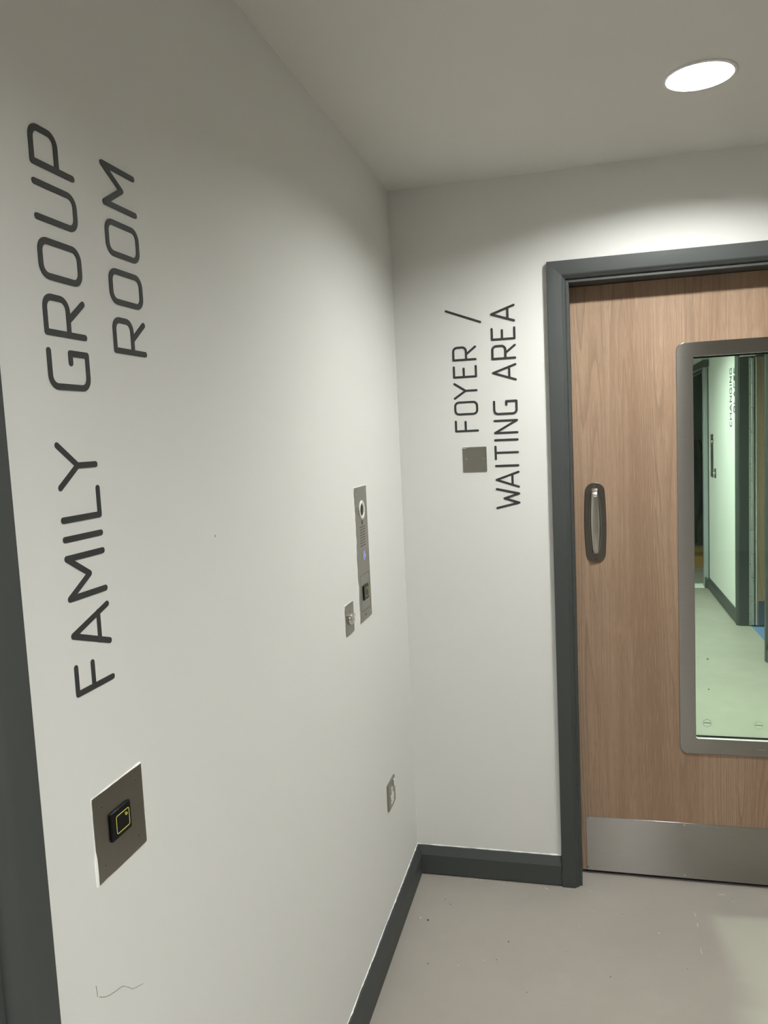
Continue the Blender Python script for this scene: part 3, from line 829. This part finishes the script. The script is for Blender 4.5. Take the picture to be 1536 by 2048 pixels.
# ------------------------------------------------------------------ crumbs on the floor
random.seed(5)
def chip(name, x, y, s, mat, label, group, flat=0.5, elong=1.0, ang=None):
    bm = bmesh.new(); bmesh.ops.create_icosphere(bm, subdivisions=1, radius=1.0)
    a = random.random() * 6.28 if ang is None else ang
    for v in bm.verts:
        v.co *= 1 + 0.35 * mnoise.noise(v.co * 1.7 + Vector((x * 90, y * 70, 0)))
        px, py, pz = v.co.x * elong, v.co.y, v.co.z
        v.co = Vector((x + s * (px * math.cos(a) - py * math.sin(a)), y + s * (px * math.sin(a) + py * math.cos(a)), s * flat * (pz + 0.92)))
    mn = min(v.co.z for v in bm.verts)
    for v in bm.verts: v.co.z -= mn
    return mk(name, bm, mat, smooth=False, label=label, cat='debris', group=group)
WL = [(0.0645, -0.286, .0026), (0.2217, -0.0258, .0018), (0.2419, -0.0258, .002), (0.3239, -0.0338, .0017), (0.4528, -0.0376, .002), (0.4704, -0.0378, .0019),
      (0.4777, -0.0429, .0024), (0.6274, -0.0294, .0018), (0.5906, -0.2407, .0014), (0.3002, -0.4634, .0015), (0.2272, -0.5001, .0018), (0.6368, -0.1472, .0012)]
for x, y, s in WL: chip('plaster_chip', x, y, s, 'filler', 'tiny white plaster chip lying on the grey vinyl floor', 'white plaster chips on the floor')
DL = [(0.0922, -0.2951, .0038), (0.1528, -0.1927, .0018), (0.1307, -0.1666, .0016), (0.1331, -0.5101, .0022), (0.3686, -0.3606, .0024), (0.3396, -0.454, .0018), (0.344, -0.4673, .0013),
      (0.4414, -0.5802, .0016), (0.5494, -0.3779, .0014), (0.7311, -0.1506, .0014), (0.6805, -0.4697, .0018), (0.9064, -0.393, .0015)]
for x, y, s in DL: chip('grit_crumb', x, y, s, 'grit', 'tiny dark crumb of grit lying on the grey vinyl floor', 'dark grit crumbs on the floor')
fl = bpy.data.objects['floor']
for x, y, s, e, a in ((1.0697, 0.0236, .004, 3.2, 0.1), (1.1004, -0.0127, .002, 2.5, 0.1), (0.8401, -0.2311, .0028, 2.2, 0.9), (0.966, -0.11, .0022, 7.0, 1.62), (0.966, -0.165, .003, 4.0, 1.5), (0.958, -0.30, .002, 9.0, 1.6)):  # small scuffs, then long pale streaks running out from the door
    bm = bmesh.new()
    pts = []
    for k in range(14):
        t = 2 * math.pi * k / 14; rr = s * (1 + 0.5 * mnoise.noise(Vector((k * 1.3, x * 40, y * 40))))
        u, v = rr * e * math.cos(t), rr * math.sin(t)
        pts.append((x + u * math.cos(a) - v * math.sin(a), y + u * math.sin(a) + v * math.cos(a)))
    prism(bm, pts, 0.0, 0.0002, TF); mk('scuff_streak_mark', bm, 'scuff_streak', fl, smooth=False)
# darker crumbs seen through the glass
for x, y, s in ((1.42, 3.95, .012), (1.45, 2.9, .008), (1.36, 2.25, .006)):
    chip('grit_crumb', x, y, s, 'grit', 'small dark scrap on the floor beyond the door glass', 'dark scraps on the floor beyond the glass')

# ------------------------------------------------------------------ beyond the glass: doorway in the right wall
tr3 = empty('trim_3', (XR, 3.4, 0), kind='structure')
casing(tr3, TR(XR), 2.865, 3.935, 2.19, 0.10, 0.0075)
door3 = empty('door_3', (1.95, 3.84, 0), kind='structure')
Y3 = 3.862
boxes('door_leaf', [(1.955, 2.86, Y3 - 0.006, Y3 + 0.036, 0.010, 2.11)], 'wood', parent=door3, bev=0.001)
boxes('leaf_edging', [(1.949, 1.9545, Y3 - 0.010, Y3 + 0.036, 0.010, 2.11)], 'white_plastic', parent=door3)
bm = bmesh.new(); box(bm, 1.9005, 1.9165, Y3 - 0.004, Y3 - 0.001, 0.01, 2.11)
hg = mk('hinge', bm, 'hinge_metal', door3, smooth=False, label='full height continuous hinge')
z = 0.012
for k in range(11):
    bm = bmesh.new(); box(bm, 1.9175, 1.9375, Y3 - 0.012, Y3 - 0.001, z, z + 0.188); mk('hinge_knuckle', bm, 'hinge_metal', hg, bev=0.003)
    z += 0.1905
for z in (2.0445, 1.9886, 1.8307, 1.5624, 1.29, 1.03, 0.77, 0.50, 0.24, 0.10, 0.03):
    bm = bmesh.new(); prism(bm, circ(1.9085, z, 0.0035, 8), 0.0, 0.002, TE(Y3 - 0.004)); mk('screw', bm, 'dark_metal', hg, smooth=False)
boxes('kick_plate', [(1.968, 2.84, Y3 - 0.0085, Y3 - 0.0062, 0.012, 0.205)], 'steel_panel', parent=door3)
boxes('highlight_strip', [(XR - 0.004, XR + 0.006, RO[0] + .0001, RO[0] + 0.006, 0.0, 2.11)], 'white_plastic', parent=tr3)  # white strip paints the bright highlight along the near lining edge

# entry panel and key switch on the far wall
e2 = empty('door_entry_panel', (XR, 5.175, 1.11), 'slim steel entry panel on the wall beyond the door glass', 'intercom')
bm = bmesh.new(); prism(bm, rrect(5.105, 5.250, 1.110, 1.513, 0.004, 3), 0, 0.003, TR(XR)); mk('plate', bm, 'steel', e2, bev=0.0008)
bm = bmesh.new(); lathe(bm, [(0.03, 0.003), (0.028, 0.008), (0.018, 0.008), (0.017, 0.004)], (5.177, 1.44), TR(XR), 24); mk('camera_ring', bm, 'steel', e2)
k2 = empty('key_switch', (XR, 5.005, 1.11), 'small dark switch plate beyond the door glass beside the slim entry panel', 'key switch')
bm = bmesh.new(); prism(bm, rrect(4.965, 5.046, 1.112, 1.200, 0.004, 3), 0, 0.003, TR(XR)); mk('plate', bm, 'engrave', k2, bev=0.0008)
bm = bmesh.new(); lathe(bm, [(0.014, 0.003), (0.013, 0.012), (0.010, 0.022), (0.0005, 0.022)], (5.005, 1.156), TR(XR), 20); mk('lock_barrel', bm, 'chrome', k2)

# far opening: painted corner shadow, frame head, things in the store beyond
tr4 = empty('trim_4', (1.83, 5.45, 0), kind='structure')
M['pale_trim'] = paint('pale_grey_paint', (0.33, 0.35, 0.36), 0.6)
boxes('frame_jamb', [(1.792, 1.8365, 5.4005, 5.46, 0, 2.154)], 'pale_trim', parent=tr4)
boxes('corner_shade_strip', [(1.829, XR, 5.372, 5.399, 0.11, 2.15)], 'trim', parent=tr4)  # dark strip paints the shadow gap in the inner corner
boxes('frame_head', [(1.785, 1.8345, 5.33, 5.3995, 2.155, 2.222), (1.785, 1.7945, 5.3995, 7.4, 2.155, 2.222)], 'trim', parent=tr4, bev=0.002)
boxes('frame_head', [(1.7950, 1.83, 5.4605, 7.4, 2.125, 2.149)], 'trim', parent=tr4)
boxes('frame_jamb', [(1.80, 1.86, 7.35, 7.42, 0, 2.15)], 'trim', parent=tr4)
sp = boxes('store_panel', [(1.92, 3.2, 7.6, 7.64, 0.0, 2.12)], 'dark_wall', bev=0.004, label='tall dark grey board standing in the dark store beyond the far opening', cat='board')
# hanging dark coat
hk = empty('coat', (1.93, 7.3, 0.4), 'black coat hanging in the dark store beyond the far opening', 'coat')
bm = bmesh.new()
rows = 14; cols = 20; vs = []
for i in range(rows + 1):
    q = i / rows; z = 1.42 - q * 1.25
    rad = 0.05 + 0.10 * math.sin(math.pi * min(1, q * 1.15 + .08)) ** 0.6
    vs.append([bm.verts.new((1.93 + rad * (1 + .18 * math.sin(5 * t + q * 3)) * math.cos(t), 7.3 + rad * .8 * (1 + .15 * math.cos(7 * t)) * math.sin(t), z)) for t in [2 * math.pi * k / cols for k in range(cols)]])
for A, B in zip(vs[:-1], vs[1:]):
    for k in range(cols): bm.faces.new((A[k], A[(k + 1) % cols], B[(k + 1) % cols], B[k]))
bm.faces.new(vs[0]); bm.faces.new(vs[-1])
mk('coat_body', bm, 'cloth', hk)
bm = bmesh.new(); lathe(bm, [(0.006, 1.40), (0.006, 2.485)], (1.93, 7.3), TF, 8, True); mk('hanging_cord', bm, 'cloth', hk)
for (x0, x1, y0, y1, z0, z1, lab) in ((1.83, 2.02, 6.55, 6.85, 0, 0.13, 'brown cardboard box on the floor of the dark store, nearest the opening'),
                                      (1.86, 2.05, 6.95, 7.15, 0, 0.16, 'taller brown cardboard box behind the nearest box in the dark store')):
    c_ = empty('cardboard_box', ((x0 + x1) / 2, (y0 + y1) / 2, 0), lab, 'box')
    boxes('carton', [(x0, x1, y0, y1, z0, z1)], 'cardboard', parent=c_, bev=0.003)
    xm = (x0 + x1) / 2
    for s, t in ((x0, -1), (x1, 1)):
        bm = bmesh.new()
        v = [bm.verts.new(p) for p in ((s, y0, z1), (s, y1, z1), (s + t * .05, y1, z1 + .06), (s + t * .05, y0, z1 + .06))]
        w = [bm.verts.new((p.co.x, p.co.y, p.co.z + .003)) for p in v]
        bm.faces.new(v); bm.faces.new(w)
        for i in range(4): bm.faces.new((v[i], v[(i + 1) % 4], w[(i + 1) % 4], w[i]))
        mk('flap', bm, 'cardboard', c_, smooth=False)
